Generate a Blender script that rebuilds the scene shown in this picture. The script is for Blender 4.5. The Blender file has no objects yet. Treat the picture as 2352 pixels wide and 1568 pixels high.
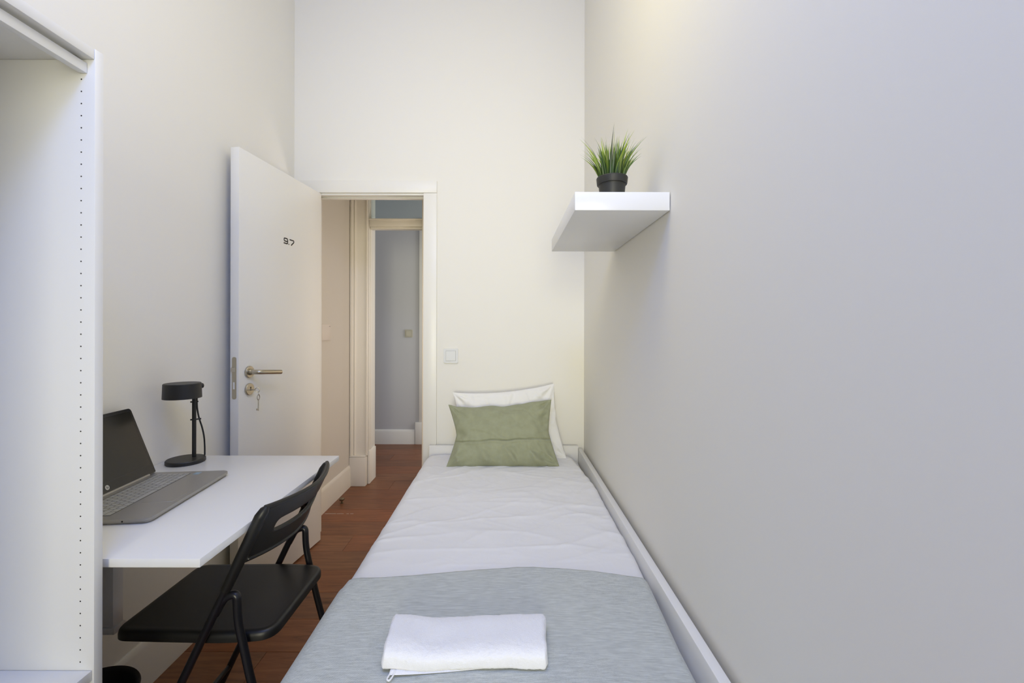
import bpy, bmesh, math, random
from mathutils import Vector, Matrix, noise, Euler
random.seed(7)
S = bpy.context.scene
COL = S.collection
PI = math.pi

# ------------------------------------------------------------------ camera
cd = bpy.data.cameras.new('camera'); cam = bpy.data.objects.new('camera', cd); COL.objects.link(cam)
cam.location = (0, 0, 1.21); cam.rotation_euler = (PI/2, math.radians(-0.12), 0)
cd.sensor_width = 36; cd.lens = 36*1000/2352
cd.shift_x = 0.0047; cd.shift_y = -0.0102; cd.clip_start = 0.02
S.camera = cam
# ------------------------------------------------------------------ world, exposure, large lights
S.view_settings.view_transform = 'Standard'; S.view_settings.look = 'None'
S.view_settings.gamma = 1; S.view_settings.use_curve_mapping = False
S.view_settings.exposure = 0.04
w = bpy.data.worlds.new('world'); S.world = w; w.use_nodes = True
w.node_tree.nodes['Background'].inputs[0].default_value = (0.62, 0.78, 1.0, 1)
w.node_tree.nodes['Background'].inputs[1].default_value = 0.3

def area(name, loc, rot, sx, sy, power, color):
    l = bpy.data.lights.new(name, 'AREA'); l.shape = 'RECTANGLE'; l.size = sx; l.size_y = sy
    l.energy = power; l.color = color
    o = bpy.data.objects.new(name, l); COL.objects.link(o); o.location = loc; o.rotation_euler = rot
    return o
# daylight through the tall window in the wall behind the camera
area('window_daylight', (-0.10, -2.57, 1.25), (PI/2, 0, 0), 0.9, 1.7, 9.0, (1.0, 0.95, 0.70)).data.spread = math.radians(55)
def point(name, loc, r, power, color):
    l = bpy.data.lights.new(name, 'POINT'); l.shadow_soft_size = r; l.energy = power; l.color = color
    o = bpy.data.objects.new(name, l); COL.objects.link(o); o.location = loc
    return o
# added blue fill near the window end, warm unseen lamp over the bed
point('cool_fill_light', (-0.15, -0.1, 2.8), 0.25, 41, (0.19, 0.34, 1.0))
point('warm_lamp_light', (-0.20, 1.0, 2.5), 0.25, 13.0, (1.0, 0.84, 0.27))
point('hall_lamp_light', (0.3, 3.02, 1.2), 0.15, 20, (1.0, 0.89, 0.82))
area('far_room_daylight', (0.9, 4.1, 1.4), (0, PI/2, 0), 1.8, 0.6, 21.0, (0.95, 0.96, 1.0))

# ------------------------------------------------------------------ materials
def mat(name, color, rough=0.5, metal=0.0, spec=0.5):
    m = bpy.data.materials.new(name); m.use_nodes = True
    b = m.node_tree.nodes['Principled BSDF']
    b.inputs['Base Color'].default_value = (*color, 1); b.inputs['Roughness'].default_value = rough
    b.inputs['Metallic'].default_value = metal; b.inputs['Specular IOR Level'].default_value = spec
    return m
def bump(m, scale, strength, dist=0.001, stretch=(1, 1, 1), detail=3, var=0.0, vscale=None):
    nt = m.node_tree; N = nt.nodes; L = nt.links; b = N['Principled BSDF']
    tc = N.new('ShaderNodeTexCoord'); mp = N.new('ShaderNodeMapping'); mp.inputs['Scale'].default_value = stretch
    L.new(tc.outputs['Object'], mp.inputs[0])
    n = N.new('ShaderNodeTexNoise'); n.inputs['Scale'].default_value = scale; n.inputs['Detail'].default_value = detail
    L.new(mp.outputs[0], n.inputs['Vector'])
    bp = N.new('ShaderNodeBump'); bp.inputs['Strength'].default_value = strength; bp.inputs['Distance'].default_value = dist
    L.new(n.outputs['Fac'], bp.inputs['Height']); L.new(bp.outputs[0], b.inputs['Normal'])
    if var:
        c = b.inputs['Base Color'].default_value[:3]
        n2 = N.new('ShaderNodeTexNoise'); n2.inputs['Scale'].default_value = vscale or scale
        n2.inputs['Detail'].default_value = 4; L.new(mp.outputs[0], n2.inputs['Vector'])
        r = N.new('ShaderNodeValToRGB')
        r.color_ramp.elements[0].position = 0.3; r.color_ramp.elements[1].position = 0.7
        r.color_ramp.elements[0].color = (*[x*(1-var) for x in c], 1)
        r.color_ramp.elements[1].color = (*[min(1, x*(1+var)) for x in c], 1)
        L.new(n2.outputs['Fac'], r.inputs[0]); L.new(r.outputs[0], b.inputs['Base Color'])
    return m
M = {}
M['wall'] = bump(mat('wall_paint', (0.88, 0.86, 0.79), 0.75, spec=0.3), 120, 0.08, 0.001)
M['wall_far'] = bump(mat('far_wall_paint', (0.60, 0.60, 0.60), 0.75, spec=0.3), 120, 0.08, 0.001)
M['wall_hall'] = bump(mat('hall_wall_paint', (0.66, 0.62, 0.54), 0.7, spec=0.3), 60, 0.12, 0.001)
M['ceiling'] = mat('ceiling_paint', (0.90, 0.885, 0.85), 0.9)
M['trim'] = bump(mat('trim_paint', (0.87, 0.85, 0.78), 0.35), 30, 0.05, 0.001)
M['old_trim'] = bump(mat('old_trim_paint', (0.76, 0.72, 0.62), 0.4), 25, 0.25, 0.002)
M['door'] = mat('door_lacquer', (0.875, 0.855, 0.78), 0.38)
M['melamine'] = bump(mat('white_melamine', (0.80, 0.80, 0.78), 0.35), 400, 0.03, 0.0005)
M['wardrobe'] = bump(mat('wardrobe_foil', (0.86, 0.85, 0.80), 0.42), 14, 0.06, 0.0006, (6, 6, 0.4))
M['desk'] = mat('desk_foil', (0.83, 0.825, 0.80), 0.30)
M['shelf'] = mat('shelf_lacquer', (0.86, 0.86, 0.85), 0.32)
M['bed'] = mat('bed_foil', (0.87, 0.86, 0.82), 0.38)
M['black_paint'] = mat('black_steel', (0.008, 0.008, 0.011), 0.32)
M['black_plastic'] = bump(mat('black_plastic', (0.009, 0.009, 0.009), 0.42), 900, 0.06, 0.0003)
M['lamp_black'] = mat('lamp_black', (0.013, 0.013, 0.013), 0.45)
M['bin'] = mat('bin_black', (0.008, 0.008, 0.011), 0.5)
M['metal'] = mat('brushed_nickel', (0.50, 0.46, 0.37), 0.30, 1.0)
M['chrome'] = mat('key_steel', (0.50, 0.48, 0.44), 0.25, 1.0)
M['cover'] = mat('cover_plate', (0.72, 0.66, 0.58), 0.45)
M['gap'] = mat('shadow_gap', (0.30, 0.30, 0.29), 0.6)
M['dark'] = mat('dark_void', (0.03, 0.025, 0.02), 0.8)
M['ink'] = mat('black_vinyl', (0.006, 0.006, 0.005), 0.5)
M['bezel'] = mat('laptop_bezel', (0.012, 0.012, 0.011), 0.35)
M['screen'] = mat('laptop_screen', (0.022, 0.021, 0.017), 0.22, spec=0.35)
M['alu'] = bump(mat('laptop_aluminium', (0.40, 0.385, 0.355), 0.38, 0.65), 500, 0.05, 0.0003)
M['key'] = mat('laptop_key', (0.42, 0.415, 0.39), 0.45, 0.2)
M['well'] = mat('key_well', (0.16, 0.155, 0.14), 0.5, 0.3)
M['sticker'] = mat('sticker_blue', (0.28, 0.38, 0.44), 0.4)
M['logo'] = mat('logo_silver', (0.60, 0.60, 0.58), 0.3, 0.2)
M['switch'] = mat('switch_plastic', (0.76, 0.77, 0.76), 0.45)
M['switch_old'] = mat('switch_ivory', (0.50, 0.47, 0.36), 0.35)
M['pot'] = mat('pot_plastic', (0.022, 0.022, 0.019), 0.5)
M['soil'] = mat('pot_soil', (0.02, 0.014, 0.008), 0.9)
M['brass'] = mat('door_stop_brass', (0.20, 0.16, 0.10), 0.35, 0.9)
M['glass'] = mat('glass', (0.80, 0.88, 0.88), 0.05)
M['glass'].node_tree.nodes['Principled BSDF'].inputs['Transmission Weight'].default_value = 1
M['glass'].node_tree.nodes['Principled BSDF'].inputs['IOR'].default_value = 1.1
M['lampglass'] = mat('opal_glass', (0.9, 0.85, 0.75), 0.4)
M['grout'] = mat('floor_underlay', (0.05, 0.025, 0.012), 0.9)
M['streak'] = mat('white_paint_fleck', (0.55, 0.48, 0.40), 0.6)

def cloth(name, color, weave=900, strength=0.25, var=0.0, fold=0.0, fscale=9, rough=0.85):
    m = mat(name, color, rough, spec=0.2); nt = m.node_tree; N = nt.nodes; L = nt.links; b = N['Principled BSDF']
    b.inputs['Sheen Weight'].default_value = 0.15
    tc = N.new('ShaderNodeTexCoord')
    n = N.new('ShaderNodeTexNoise'); n.inputs['Scale'].default_value = weave; n.inputs['Detail'].default_value = 2
    L.new(tc.outputs['Object'], n.inputs['Vector'])
    b1 = N.new('ShaderNodeBump'); b1.inputs['Strength'].default_value = strength; b1.inputs['Distance'].default_value = 0.001
    L.new(n.outputs['Fac'], b1.inputs['Height'])
    if fold:
        n3 = N.new('ShaderNodeTexNoise'); n3.inputs['Scale'].default_value = fscale; n3.inputs['Detail'].default_value = 5
        n3.inputs['Distortion'].default_value = 1.2
        L.new(tc.outputs['Object'], n3.inputs['Vector'])
        b2 = N.new('ShaderNodeBump'); b2.inputs['Strength'].default_value = fold; b2.inputs['Distance'].default_value = 0.006
        L.new(n3.outputs['Fac'], b2.inputs['Height']); L.new(b2.outputs[0], b1.inputs['Normal'])
    L.new(b1.outputs[0], b.inputs['Normal'])
    return m, tc, b
M['duvet'] = cloth('duvet_cotton', (0.91, 0.905, 0.89), 1200, 0.10, fold=0.30, fscale=8)[0]
M['case'] = cloth('pillowcase_cotton', (0.90, 0.89, 0.85), 1200, 0.10, fold=0.25, fscale=9)[0]
M['towel'] = cloth('terry_towel', (0.95, 0.95, 0.95), 420, 1.0, rough=0.95)[0]
M['mattress'] = cloth('mattress_ticking', (0.8, 0.8, 0.78), 600, 0.2)[0]
# green washed linen
m, tc, b = cloth('green_linen', (0.235, 0.275, 0.135), 700, 0.3, fold=0.7, fscale=11)
nt = m.node_tree; N = nt.nodes; L = nt.links
n = N.new('ShaderNodeTexNoise'); n.inputs['Scale'].default_value = 30; n.inputs['Detail'].default_value = 6
L.new(tc.outputs['Object'], n.inputs['Vector'])
r = N.new('ShaderNodeValToRGB'); r.color_ramp.elements[0].color = (0.285, 0.300, 0.190, 1); r.color_ramp.elements[1].color = (0.400, 0.415, 0.275, 1)
L.new(n.outputs['Fac'], r.inputs[0]); L.new(r.outputs[0], b.inputs['Base Color']); M['green'] = m
# melange woven bedspread: fine twill diagonals plus long slubs
m, tc, b = cloth('grey_bedspread_weave', (0.4, 0.44, 0.45), 700, 0.35, fold=0.15, fscale=6)
nt = m.node_tree; N = nt.nodes; L = nt.links
mp = N.new('ShaderNodeMapping'); mp.inputs['Scale'].default_value = (1, 9, 9); L.new(tc.outputs['Object'], mp.inputs[0])
n = N.new('ShaderNodeTexNoise'); n.inputs['Scale'].default_value = 30; n.inputs['Detail'].default_value = 9; n.inputs['Roughness'].default_value = 0.75
L.new(mp.outputs[0], n.inputs['Vector'])
wv = N.new('ShaderNodeTexWave'); wv.bands_direction = 'DIAGONAL'; wv.inputs['Scale'].default_value = 190; wv.inputs['Distortion'].default_value = 3.0; wv.inputs['Detail Scale'].default_value = 4
L.new(tc.outputs['Object'], wv.inputs['Vector'])
mx = N.new('ShaderNodeMix'); mx.inputs[0].default_value = 0.20
L.new(n.outputs['Fac'], mx.inputs[2]); L.new(wv.outputs['Fac'], mx.inputs[3])
r = N.new('ShaderNodeValToRGB'); r.color_ramp.elements[0].position = 0.28; r.color_ramp.elements[1].position = 0.74
r.color_ramp.elements[0].color = (0.36, 0.385, 0.36, 1); r.color_ramp.elements[1].color = (0.80, 0.83, 0.78, 1)
L.new(mx.outputs[0], r.inputs[0]); L.new(r.outputs[0], b.inputs['Base Color']); M['spread'] = m
# grass blades: dark base, light tips
def grass(name, lo, hi):
    m = mat(name, hi, 0.45); nt = m.node_tree; N = nt.nodes; L = nt.links; b = N['Principled BSDF']
    tc = N.new('ShaderNodeTexCoord'); sp = N.new('ShaderNodeSeparateXYZ'); L.new(tc.outputs['Object'], sp.inputs[0])
    mr = N.new('ShaderNodeMapRange'); mr.inputs[1].default_value = 0.08; mr.inputs[2].default_value = 0.16; L.new(sp.outputs[2], mr.inputs[0])
    mx = N.new('ShaderNodeMix'); mx.data_type = 'RGBA'; mx.inputs[6].default_value = (*lo, 1); mx.inputs[7].default_value = (*hi, 1)
    L.new(mr.outputs[0], mx.inputs[0]); L.new(mx.outputs[2], b.inputs['Base Color'])
    b.inputs['Subsurface Weight'].default_value = 0.0
    return m
GR = [grass('grass_light', (0.05, 0.10, 0.02), (0.36, 0.46, 0.04)), grass('grass_mid', (0.035, 0.075, 0.02), (0.15, 0.26, 0.03)),
      grass('grass_dark', (0.03, 0.06, 0.025), (0.06, 0.12, 0.03)), grass('grass_grey', (0.06, 0.10, 0.05), (0.10, 0.13, 0.06))]
# wood planks, three shades, grain along X
def wood(name, a, c, off):
    m = mat(name, a, 0.42); nt = m.node_tree; N = nt.nodes; L = nt.links; b = N['Principled BSDF']
    tc = N.new('ShaderNodeTexCoord'); oi = N.new('ShaderNodeObjectInfo')
    ad = N.new('ShaderNodeVectorMath'); ad.operation = 'ADD'; L.new(tc.outputs['Object'], ad.inputs[0])
    sc = N.new('ShaderNodeVectorMath'); sc.operation = 'SCALE'; sc.inputs['Scale'].default_value = 7.0
    L.new(oi.outputs['Location'], sc.inputs[0]); L.new(sc.outputs[0], ad.inputs[1])
    mp = N.new('ShaderNodeMapping'); mp.inputs['Scale'].default_value = (1, 9, 1); L.new(ad.outputs[0], mp.inputs[0])
    n = N.new('ShaderNodeTexNoise'); n.inputs['Scale'].default_value = 5; n.inputs['Detail'].default_value = 9; n.inputs['Roughness'].default_value = 0.65; n.inputs['Distortion'].default_value = 0.6
    L.new(mp.outputs[0], n.inputs['Vector'])
    r = N.new('ShaderNodeValToRGB'); r.color_ramp.elements[0].position = 0.3; r.color_ramp.elements[1].position = 0.72
    r.color_ramp.elements[0].color = (*a, 1); r.color_ramp.elements[1].color = (*c, 1)
    L.new(n.outputs['Fac'], r.inputs[0])
    mp2 = N.new('ShaderNodeMapping'); mp2.inputs['Scale'].default_value = (1, 2.4, 1); L.new(ad.outputs[0], mp2.inputs[0])
    v = N.new('ShaderNodeTexVoronoi'); v.inputs['Scale'].default_value = 3.2; L.new(mp2.outputs[0], v.inputs['Vector'])
    r2 = N.new('ShaderNodeValToRGB'); r2.color_ramp.elements[0].color = (0.25, 0.2, 0.18, 1); r2.color_ramp.elements[1].color = (1, 1, 1, 1); r2.color_ramp.elements[1].position = 0.13
    L.new(v.outputs['Distance'], r2.inputs[0])
    mx = N.new('ShaderNodeMix'); mx.data_type = 'RGBA'; mx.blend_type = 'MULTIPLY'; mx.inputs[0].default_value = 0.75
    L.new(r.outputs[0], mx.inputs[6]); L.new(r2.outputs[0], mx.inputs[7]); L.new(mx.outputs[2], b.inputs['Base Color'])
    bp = N.new('ShaderNodeBump'); bp.inputs['Strength'].default_value = 0.15; bp.inputs['Distance'].default_value = 0.001
    L.new(n.outputs['Fac'], bp.inputs['Height']); L.new(bp.outputs[0], b.inputs['Normal'])
    return m
WOOD = [wood('oak_plank', (0.150, 0.058, 0.022), (0.300, 0.125, 0.052), 0), wood('oak_plank_dark', (0.130, 0.047, 0.018), (0.260, 0.100, 0.040), 1),
        wood('oak_plank_red', (0.160, 0.052, 0.017), (0.310, 0.110, 0.040), 2)]

# ------------------------------------------------------------------ mesh helpers
def finish(name, bm, m, parent=None, smooth=True, ang=38):
    bmesh.ops.recalc_face_normals(bm, faces=bm.faces)
    if smooth:
        a = math.radians(ang)
        for f in bm.faces: f.smooth = True
        for e in bm.edges:
            if len(e.link_faces) == 2 and e.calc_face_angle(0) > a: e.smooth = False
    me = bpy.data.meshes.new(name); bm.to_mesh(me); bm.free()
    me.materials.append(m)
    o = bpy.data.objects.new(name, me); COL.objects.link(o)
    if parent is not None:
        o.parent = parent
        o.matrix_parent_inverse = Matrix.Identity(4)
    return o
def add_box(bm, x0, x1, y0, y1, z0, z1, bev=0.0, seg=2, mtx=None):
    vs = [bm.verts.new((x, y, z)) for x in (x0, x1) for y in (y0, y1) for z in (z0, z1)]
    fs = [bm.faces.new([vs[i] for i in q]) for q in ((0, 1, 3, 2), (4, 6, 7, 5), (0, 4, 5, 1), (2, 3, 7, 6), (0, 2, 6, 4), (1, 5, 7, 3))]
    if bev:
        es = list({e for f in fs for e in f.edges})
        r = bmesh.ops.bevel(bm, geom=es, offset=bev, segments=seg, affect='EDGES', profile=0.5)
        vs = list({v for f in r['faces'] for v in f.verts})
    if mtx is not None:
        bmesh.ops.transform(bm, matrix=mtx, verts=[v for v in vs if v.is_valid])
    return vs
def box(name, m, x0, x1, y0, y1, z0, z1, parent=None, bev=0.0015):
    """box object whose origin is at the centre of its base; coordinates are in the parent's frame"""
    cx, cy = (x0+x1)/2, (y0+y1)/2
    bm = bmesh.new(); add_box(bm, x0-cx, x1-cx, y0-cy, y1-cy, 0, z1-z0, bev)
    o = finish(name, bm, m, parent); o.location = (cx, cy, z0); return o
def add_tube(bm, pts, r, n=12, caps=True):
    pts = [Vector(p) for p in pts]; rings = []
    T = [(pts[min(i+1, len(pts)-1)]-pts[max(i-1, 0)]).normalized() for i in range(len(pts))]
    up = Vector((0, 0, 1)) if abs(T[0].z) < 0.9 else Vector((0, 1, 0))
    nrm = T[0].cross(up).normalized()
    for i, p in enumerate(pts):
        if i:
            nrm = (nrm - T[i]*nrm.dot(T[i])).normalized()
        b = T[i].cross(nrm)
        rr = r[i] if isinstance(r, (list, tuple)) else r
        rings.append([bm.verts.new(p+(nrm*math.cos(2*PI*k/n)+b*math.sin(2*PI*k/n))*rr) for k in range(n)])
    for a, c in zip(rings, rings[1:]):
        for k in range(n): bm.faces.new((a[k], a[(k+1) % n], c[(k+1) % n], c[k]))
    if caps: bm.faces.new(rings[0]); bm.faces.new(rings[-1])
def add_lathe(bm, prof, n=48, cx=0, cy=0, mtx=None):
    rings = []; new = []
    for r, z in prof:
        if r < 1e-6: v = [bm.verts.new((cx, cy, z))]
        else: v = [bm.verts.new((cx+r*math.cos(2*PI*k/n), cy+r*math.sin(2*PI*k/n), z)) for k in range(n)]
        rings.append(v); new += v
    for a, c in zip(rings, rings[1:]):
        for k in range(n):
            q = [a[k % len(a)], a[(k+1) % len(a)], c[(k+1) % len(c)], c[k % len(c)]]
            q = list(dict.fromkeys(q))
            if len(q) > 2: bm.faces.new(q)
    if mtx is not None: bmesh.ops.transform(bm, matrix=mtx, verts=new)
def fillet(pts, r, n=6):
    pts = [Vector(p) for p in pts]; out = [pts[0]]
    for i in range(1, len(pts)-1):
        a, p, c = pts[i-1], pts[i], pts[i+1]
        d1 = (a-p); d2 = (c-p); rr = min(r, d1.length*0.45, d2.length*0.45)
        s = p+d1.normalized()*rr; e = p+d2.normalized()*rr
        for k in range(n+1):
            t = k/n; out.append(s*(1-t)**2+p*2*t*(1-t)+e*t*t)
    out.append(pts[-1]); return out
def smooth_path(pts, n=8):
    P = [Vector(p) for p in pts]; out = []
    for i in range(len(P)-1):
        p0, p1, p2, p3 = P[max(i-1, 0)], P[i], P[i+1], P[min(i+2, len(P)-1)]
        for k in range(n):
            t = k/n
            out.append(0.5*((2*p1)+(p2-p0)*t+(2*p0-5*p1+4*p2-p3)*t*t+(-p0+3*p1-3*p2+p3)*t**3))
    out.append(P[-1]); return out
def prism(bm, poly, z0, z1):
    a = [bm.verts.new((x, y, z0)) for x, y in poly]; b = [bm.verts.new((x, y, z1)) for x, y in poly]
    fb = bm.faces.new(a[::-1]); ft = bm.faces.new(b)
    for k in range(len(poly)): bm.faces.new((a[k], a[(k+1) % len(poly)], b[(k+1) % len(poly)], b[k]))
    return ft, fb
def round_poly(pts, rs, n=7):
    out = []; k = len(pts)
    for i in range(k):
        p = Vector(pts[i]); a = Vector(pts[i-1])-p; c = Vector(pts[(i+1) % k])-p; r = rs[i] if isinstance(rs, (list, tuple)) else rs
        s = p+a.normalized()*r; e = p+c.normalized()*r
        for j in range(n+1):
            t = j/n; q = s*(1-t)**2+p*2*t*(1-t)+e*t*t; out.append((q.x, q.y))
    return out
def tag(o, label, cat, group=None):
    o['label'] = label; o['category'] = cat
    if group: o['group'] = group
    return o
def thing(name, label, cat, loc=(0, 0, 0), rz=0.0, group=None):
    o = bpy.data.objects.new(name, None); COL.objects.link(o); o.empty_display_size = 0.1
    o.location = loc; o.rotation_euler = (0, 0, rz)
    return tag(o, label, cat, group)
def struct(o, label, cat):
    o['kind'] = 'structure'; return tag(o, label, cat)

# ------------------------------------------------------------------ room shell
XL, XR, YB, H = -1.228, 0.443, 2.508, 3.35       # left wall, right wall, back wall, ceiling height
YF, YH, YH2, YEND = -2.60, 3.43, 3.60, 4.66      # rear wall, hall far wall front/back, far room end wall
OX0, OX1, OZ = -1.118, -0.482, 2.0               # door opening
XHR = 1.25                                       # hall right end
struct(box('wall_left', M['wall'], XL-0.12, XL, YF-0.12, YB+0.12, 0, H, bev=0), 'white painted long wall behind the desk and the open door', 'wall')
struct(box('wall_right', M['wall'], XR, XR+0.12, YF-0.12, YB+0.12, 0, H, bev=0), 'white painted long wall beside the bed, carrying the floating shelf', 'wall')
def holed(name, m, x0, x1, y0, y1, z1, hx0, hx1, hz0, hz1, label):
    bm = bmesh.new(); add_box(bm, x0, hx0, y0, y1, 0, z1); add_box(bm, hx1, x1, y0, y1, 0, z1)
    add_box(bm, hx0, hx1, y0, y1, hz1, z1)
    if hz0 > 0: add_box(bm, hx0, hx1, y0, y1, 0, hz0)
    return struct(finish(name, bm, m, smooth=False), label, 'wall')
holed('wall_back', M['wall'], XL, XR, YB, YB+0.12, H, OX0-0.02, OX1+0.02, 0, OZ+0.012, 'white end wall of the bedroom with the doorway in it')
holed('wall_front', M['wall'], XL, XR, YF-0.12, YF, H, -0.60, 0.40, 0.35, 2.75, 'bedroom wall behind the viewer with the tall window')
struct(box('ceiling', M['ceiling'], XL-0.12, XHR+0.12, YF-0.12, YEND+0.12, H, H+0.1, bev=0), 'high white painted ceiling', 'ceiling')
# window behind the camera (lets the daylight in)
wf = bmesh.new()
for a in ((-0.60, -0.55, 0.35, 2.75), (0.35, 0.40, 0.35, 2.75), (-0.55, 0.35, 0.35, 0.40), (-0.55, 0.35, 2.70, 2.75), (-0.12, -0.08, 0.40, 2.70)):
    add_box(wf, a[0], a[1], YF-0.09, YF-0.04, a[2], a[3], 0.003)
win = struct(finish('window_1', wf, M['trim']), 'tall white framed casement window opposite the doorway', 'window')
# hall and far room
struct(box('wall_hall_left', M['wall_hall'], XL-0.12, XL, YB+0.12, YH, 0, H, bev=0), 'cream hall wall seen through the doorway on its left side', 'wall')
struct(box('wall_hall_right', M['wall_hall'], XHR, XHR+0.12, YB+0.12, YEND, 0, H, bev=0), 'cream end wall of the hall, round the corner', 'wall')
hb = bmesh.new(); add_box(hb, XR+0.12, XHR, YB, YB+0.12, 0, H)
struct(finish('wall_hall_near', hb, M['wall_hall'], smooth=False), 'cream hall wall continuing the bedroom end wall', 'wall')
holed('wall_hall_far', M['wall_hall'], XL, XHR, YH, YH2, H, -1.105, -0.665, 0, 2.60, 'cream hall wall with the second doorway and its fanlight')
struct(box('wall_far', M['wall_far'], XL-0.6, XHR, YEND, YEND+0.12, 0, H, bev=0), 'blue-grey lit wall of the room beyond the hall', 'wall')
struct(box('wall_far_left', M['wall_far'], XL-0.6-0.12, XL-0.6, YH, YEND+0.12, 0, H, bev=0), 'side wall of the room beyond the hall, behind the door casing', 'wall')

# floor: planks running across the room
fl = bmesh.new(); add_box(fl, XL-0.7, XHR, YF-0.12, YEND+0.1, -0.06, -0.012)
floor = struct(finish('floor', fl, M['grout'], smooth=False), 'reddish brown oak laminate floor of long planks', 'floor')
pw, pl = 0.187, 1.28
pmesh = {}
y = YF-0.06; row = 0
while y < YEND:
    off = [0.0, 0.55, 0.95, 0.3, 0.78][row % 5]
    x = XL-0.6-off if y > YH2 else XL-0.005
    first = True
    while x < (XHR if y > YB+0.1 else XR+0.01):
        L0 = pl-off if (first and off and y <= YH2) else pl
        if off and first and L0 < 0.25: L0 += 0.3
        xe = min(x+L0, XHR if y > YB-0.09 else XR+0.02)
        Lk = round(xe-x, 3)
        if Lk > 0.03:
            wi = random.randrange(3)
            if (Lk, wi) not in pmesh:
                bm = bmesh.new(); add_box(bm, -Lk/2+0.0006, Lk/2-0.0006, -pw/2+0.0006, pw/2-0.0006, -0.012, 0, 0.0008, 1)
                o = finish('plank', bm, WOOD[wi], floor, smooth=False); pmesh[(Lk, wi)] = o.data
            else:
                o = bpy.data.objects.new('plank', pmesh[(Lk, wi)]); COL.objects.link(o); o.parent = floor
            o.location = ((x+xe)/2, y+pw/2, 0)
        x = xe if xe-x > 0.03 else x+pl; first = False
    y += pw; row += 1

# baseboards
def baseboard(name, axis, a0, a1, c, h, t, m, label, side=1):
    """profile with a rounded top lip, extruded along axis; side = direction it sticks out from c"""
    prof = [(0, 0), (t, 0), (t, h-0.022), (t*0.86, h-0.016), (t*0.55, h-0.004), (t*0.3, h), (0, h)]
    bm = bmesh.new(); A = []; B = []
    for p, z in prof:
        if axis == 'y': A.append(bm.verts.new((c+side*p, a0, z))); B.append(bm.verts.new((c+side*p, a1, z)))
        else: A.append(bm.verts.new((a0, c+side*p, z))); B.append(bm.verts.new((a1, c+side*p, z)))
    bm.faces.new(A); bm.faces.new(B[::-1])
    for k in range(len(prof)): bm.faces.new((A[k], A[(k+1) % len(prof)], B[(k+1) % len(prof)], B[k]))
    return struct(finish(name, bm, m), label, 'baseboard')
baseboard('baseboard_left', 'y', YF, YB, XL, 0.165, 0.014, M['trim'], 'tall white baseboard on the wall under the desk')
baseboard('baseboard_right', 'y', YF, YB, XR, 0.10, 0.008, M['trim'], 'white baseboard behind the bed side panel', -1)
baseboard('baseboard_back', 'x', OX1+0.08, XR-0.01, YB, 0.12, 0.012, M['trim'], 'white baseboard behind the bed head', -1)
baseboard('baseboard_hall', 'y', YB+0.12, YH-0.02, XL, 0.165, 0.014, M['old_trim'], 'tall cream baseboard along the hall wall beyond the open door')
baseboard('baseboard_far', 'x', -1.85, -0.985, YEND, 0.155, 0.014, M['trim'], 'white baseboard of the room beyond the hall', -1)

# door frame of the bedroom doorway
def frame_trim(name, boxes, m, label, bev=0.003, parent=None):
    bm = bmesh.new()
    for b in boxes: add_box(bm, *b, bev)
    return struct(finish(name, bm, m, parent), label, 'trim')
# casings
frame_trim('trim_1', [(OX1, OX1+0.077, YB-0.012, YB, 0, OZ+0.0005)], M['trim'], 'white flat door casing standing between the doorway and the bed head')
frame_trim('trim_2', [(OX0-0.077, OX1+0.077, YB-0.0125, YB, OZ+0.0015, OZ+0.072)], M['trim'], 'white flat door casing lying above the bedroom doorway')
frame_trim('trim_3', [(OX0-0.077, OX0, YB-0.012, YB, 0, OZ+0.0005)], M['trim'], 'white flat door casing hidden behind the open door')
frame_trim('trim_4', [(OX1, OX1+0.02, YB, YB+0.12, 0, OZ), (OX1-0.006, OX1, YB+0.045, YB+0.072, 0, OZ-0.0165)], M['trim'], 'white jamb on the bed side of the doorway')
frame_trim('trim_5', [(OX0-0.02, OX0, YB, YB+0.12, 0, OZ)], M['trim'], 'white jamb on the hinge side of the doorway')
frame_trim('trim_6', [(OX0-0.02, OX1+0.02, YB, YB+0.072, OZ-0.0094, OZ+0.012), (OX0-0.0, OX1, YB+0.0355, YB+0.072, OZ-0.0164, OZ-0.0094)], M['trim'], 'white stepped head jamb across the top of the doorway')
# second doorway across the hall: moulded casing, plinth, inner frame, transom bar, fanlight glass
def moulding(name, x0, x1, z0, z1, y, m, label):
    n = 7; prof = [(0.0, 0.0), (0.0, 0.034), (0.05, 0.044), (0.13, 0.044), (0.17, 0.030), (0.22, 0.024), (0.27, 0.030), (0.33, 0.018), (0.42, 0.014), (0.88, 0.014), (0.91, 0.020), (0.97, 0.020), (1.0, 0.016), (1.0, 0.0)]
    bm = bmesh.new(); A = [bm.verts.new((x0+(x1-x0)*u, y-d, z0)) for u, d in prof]; B = [bm.verts.new((x0+(x1-x0)*u, y-d, z1)) for u, d in prof]
    bm.faces.new(A); bm.faces.new(B[::-1])
    for k in range(len(prof)-1): bm.faces.new((A[k], A[k+1], B[k+1], B[k]))
    bm.faces.new((A[-1], A[0], B[0], B[-1]))
    return struct(finish(name, bm, m, ang=20), label, 'trim')
moulding('trim_7', -1.228, -1.094, 0.233, 2.62, YH, M['old_trim'], 'moulded cream door casing in the corner of the hall')
frame_trim('trim_8', [(-1.228, -1.099, YH-0.050, YH, 0, 0.225), (-1.228, -1.103, YH-0.046, YH, 0.225, 0.236)], M['old_trim'], 'cream plinth block under the moulded hall door casing', 0.006)
moulding('trim_9', -0.665, -0.550, 0, 2.62, YH, M['old_trim'], 'cream casing on the far side of the second doorway')
frame_trim('trim_10', [(-1.104, -1.0925, YH+0.012, YH2+0.003, 0, 2.60), (-1.0925, -1.089, YH+0.045, YH+0.09, 0, 2.60)], M['old_trim'], 'cream inner frame post of the second doorway', 0.003)
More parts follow.
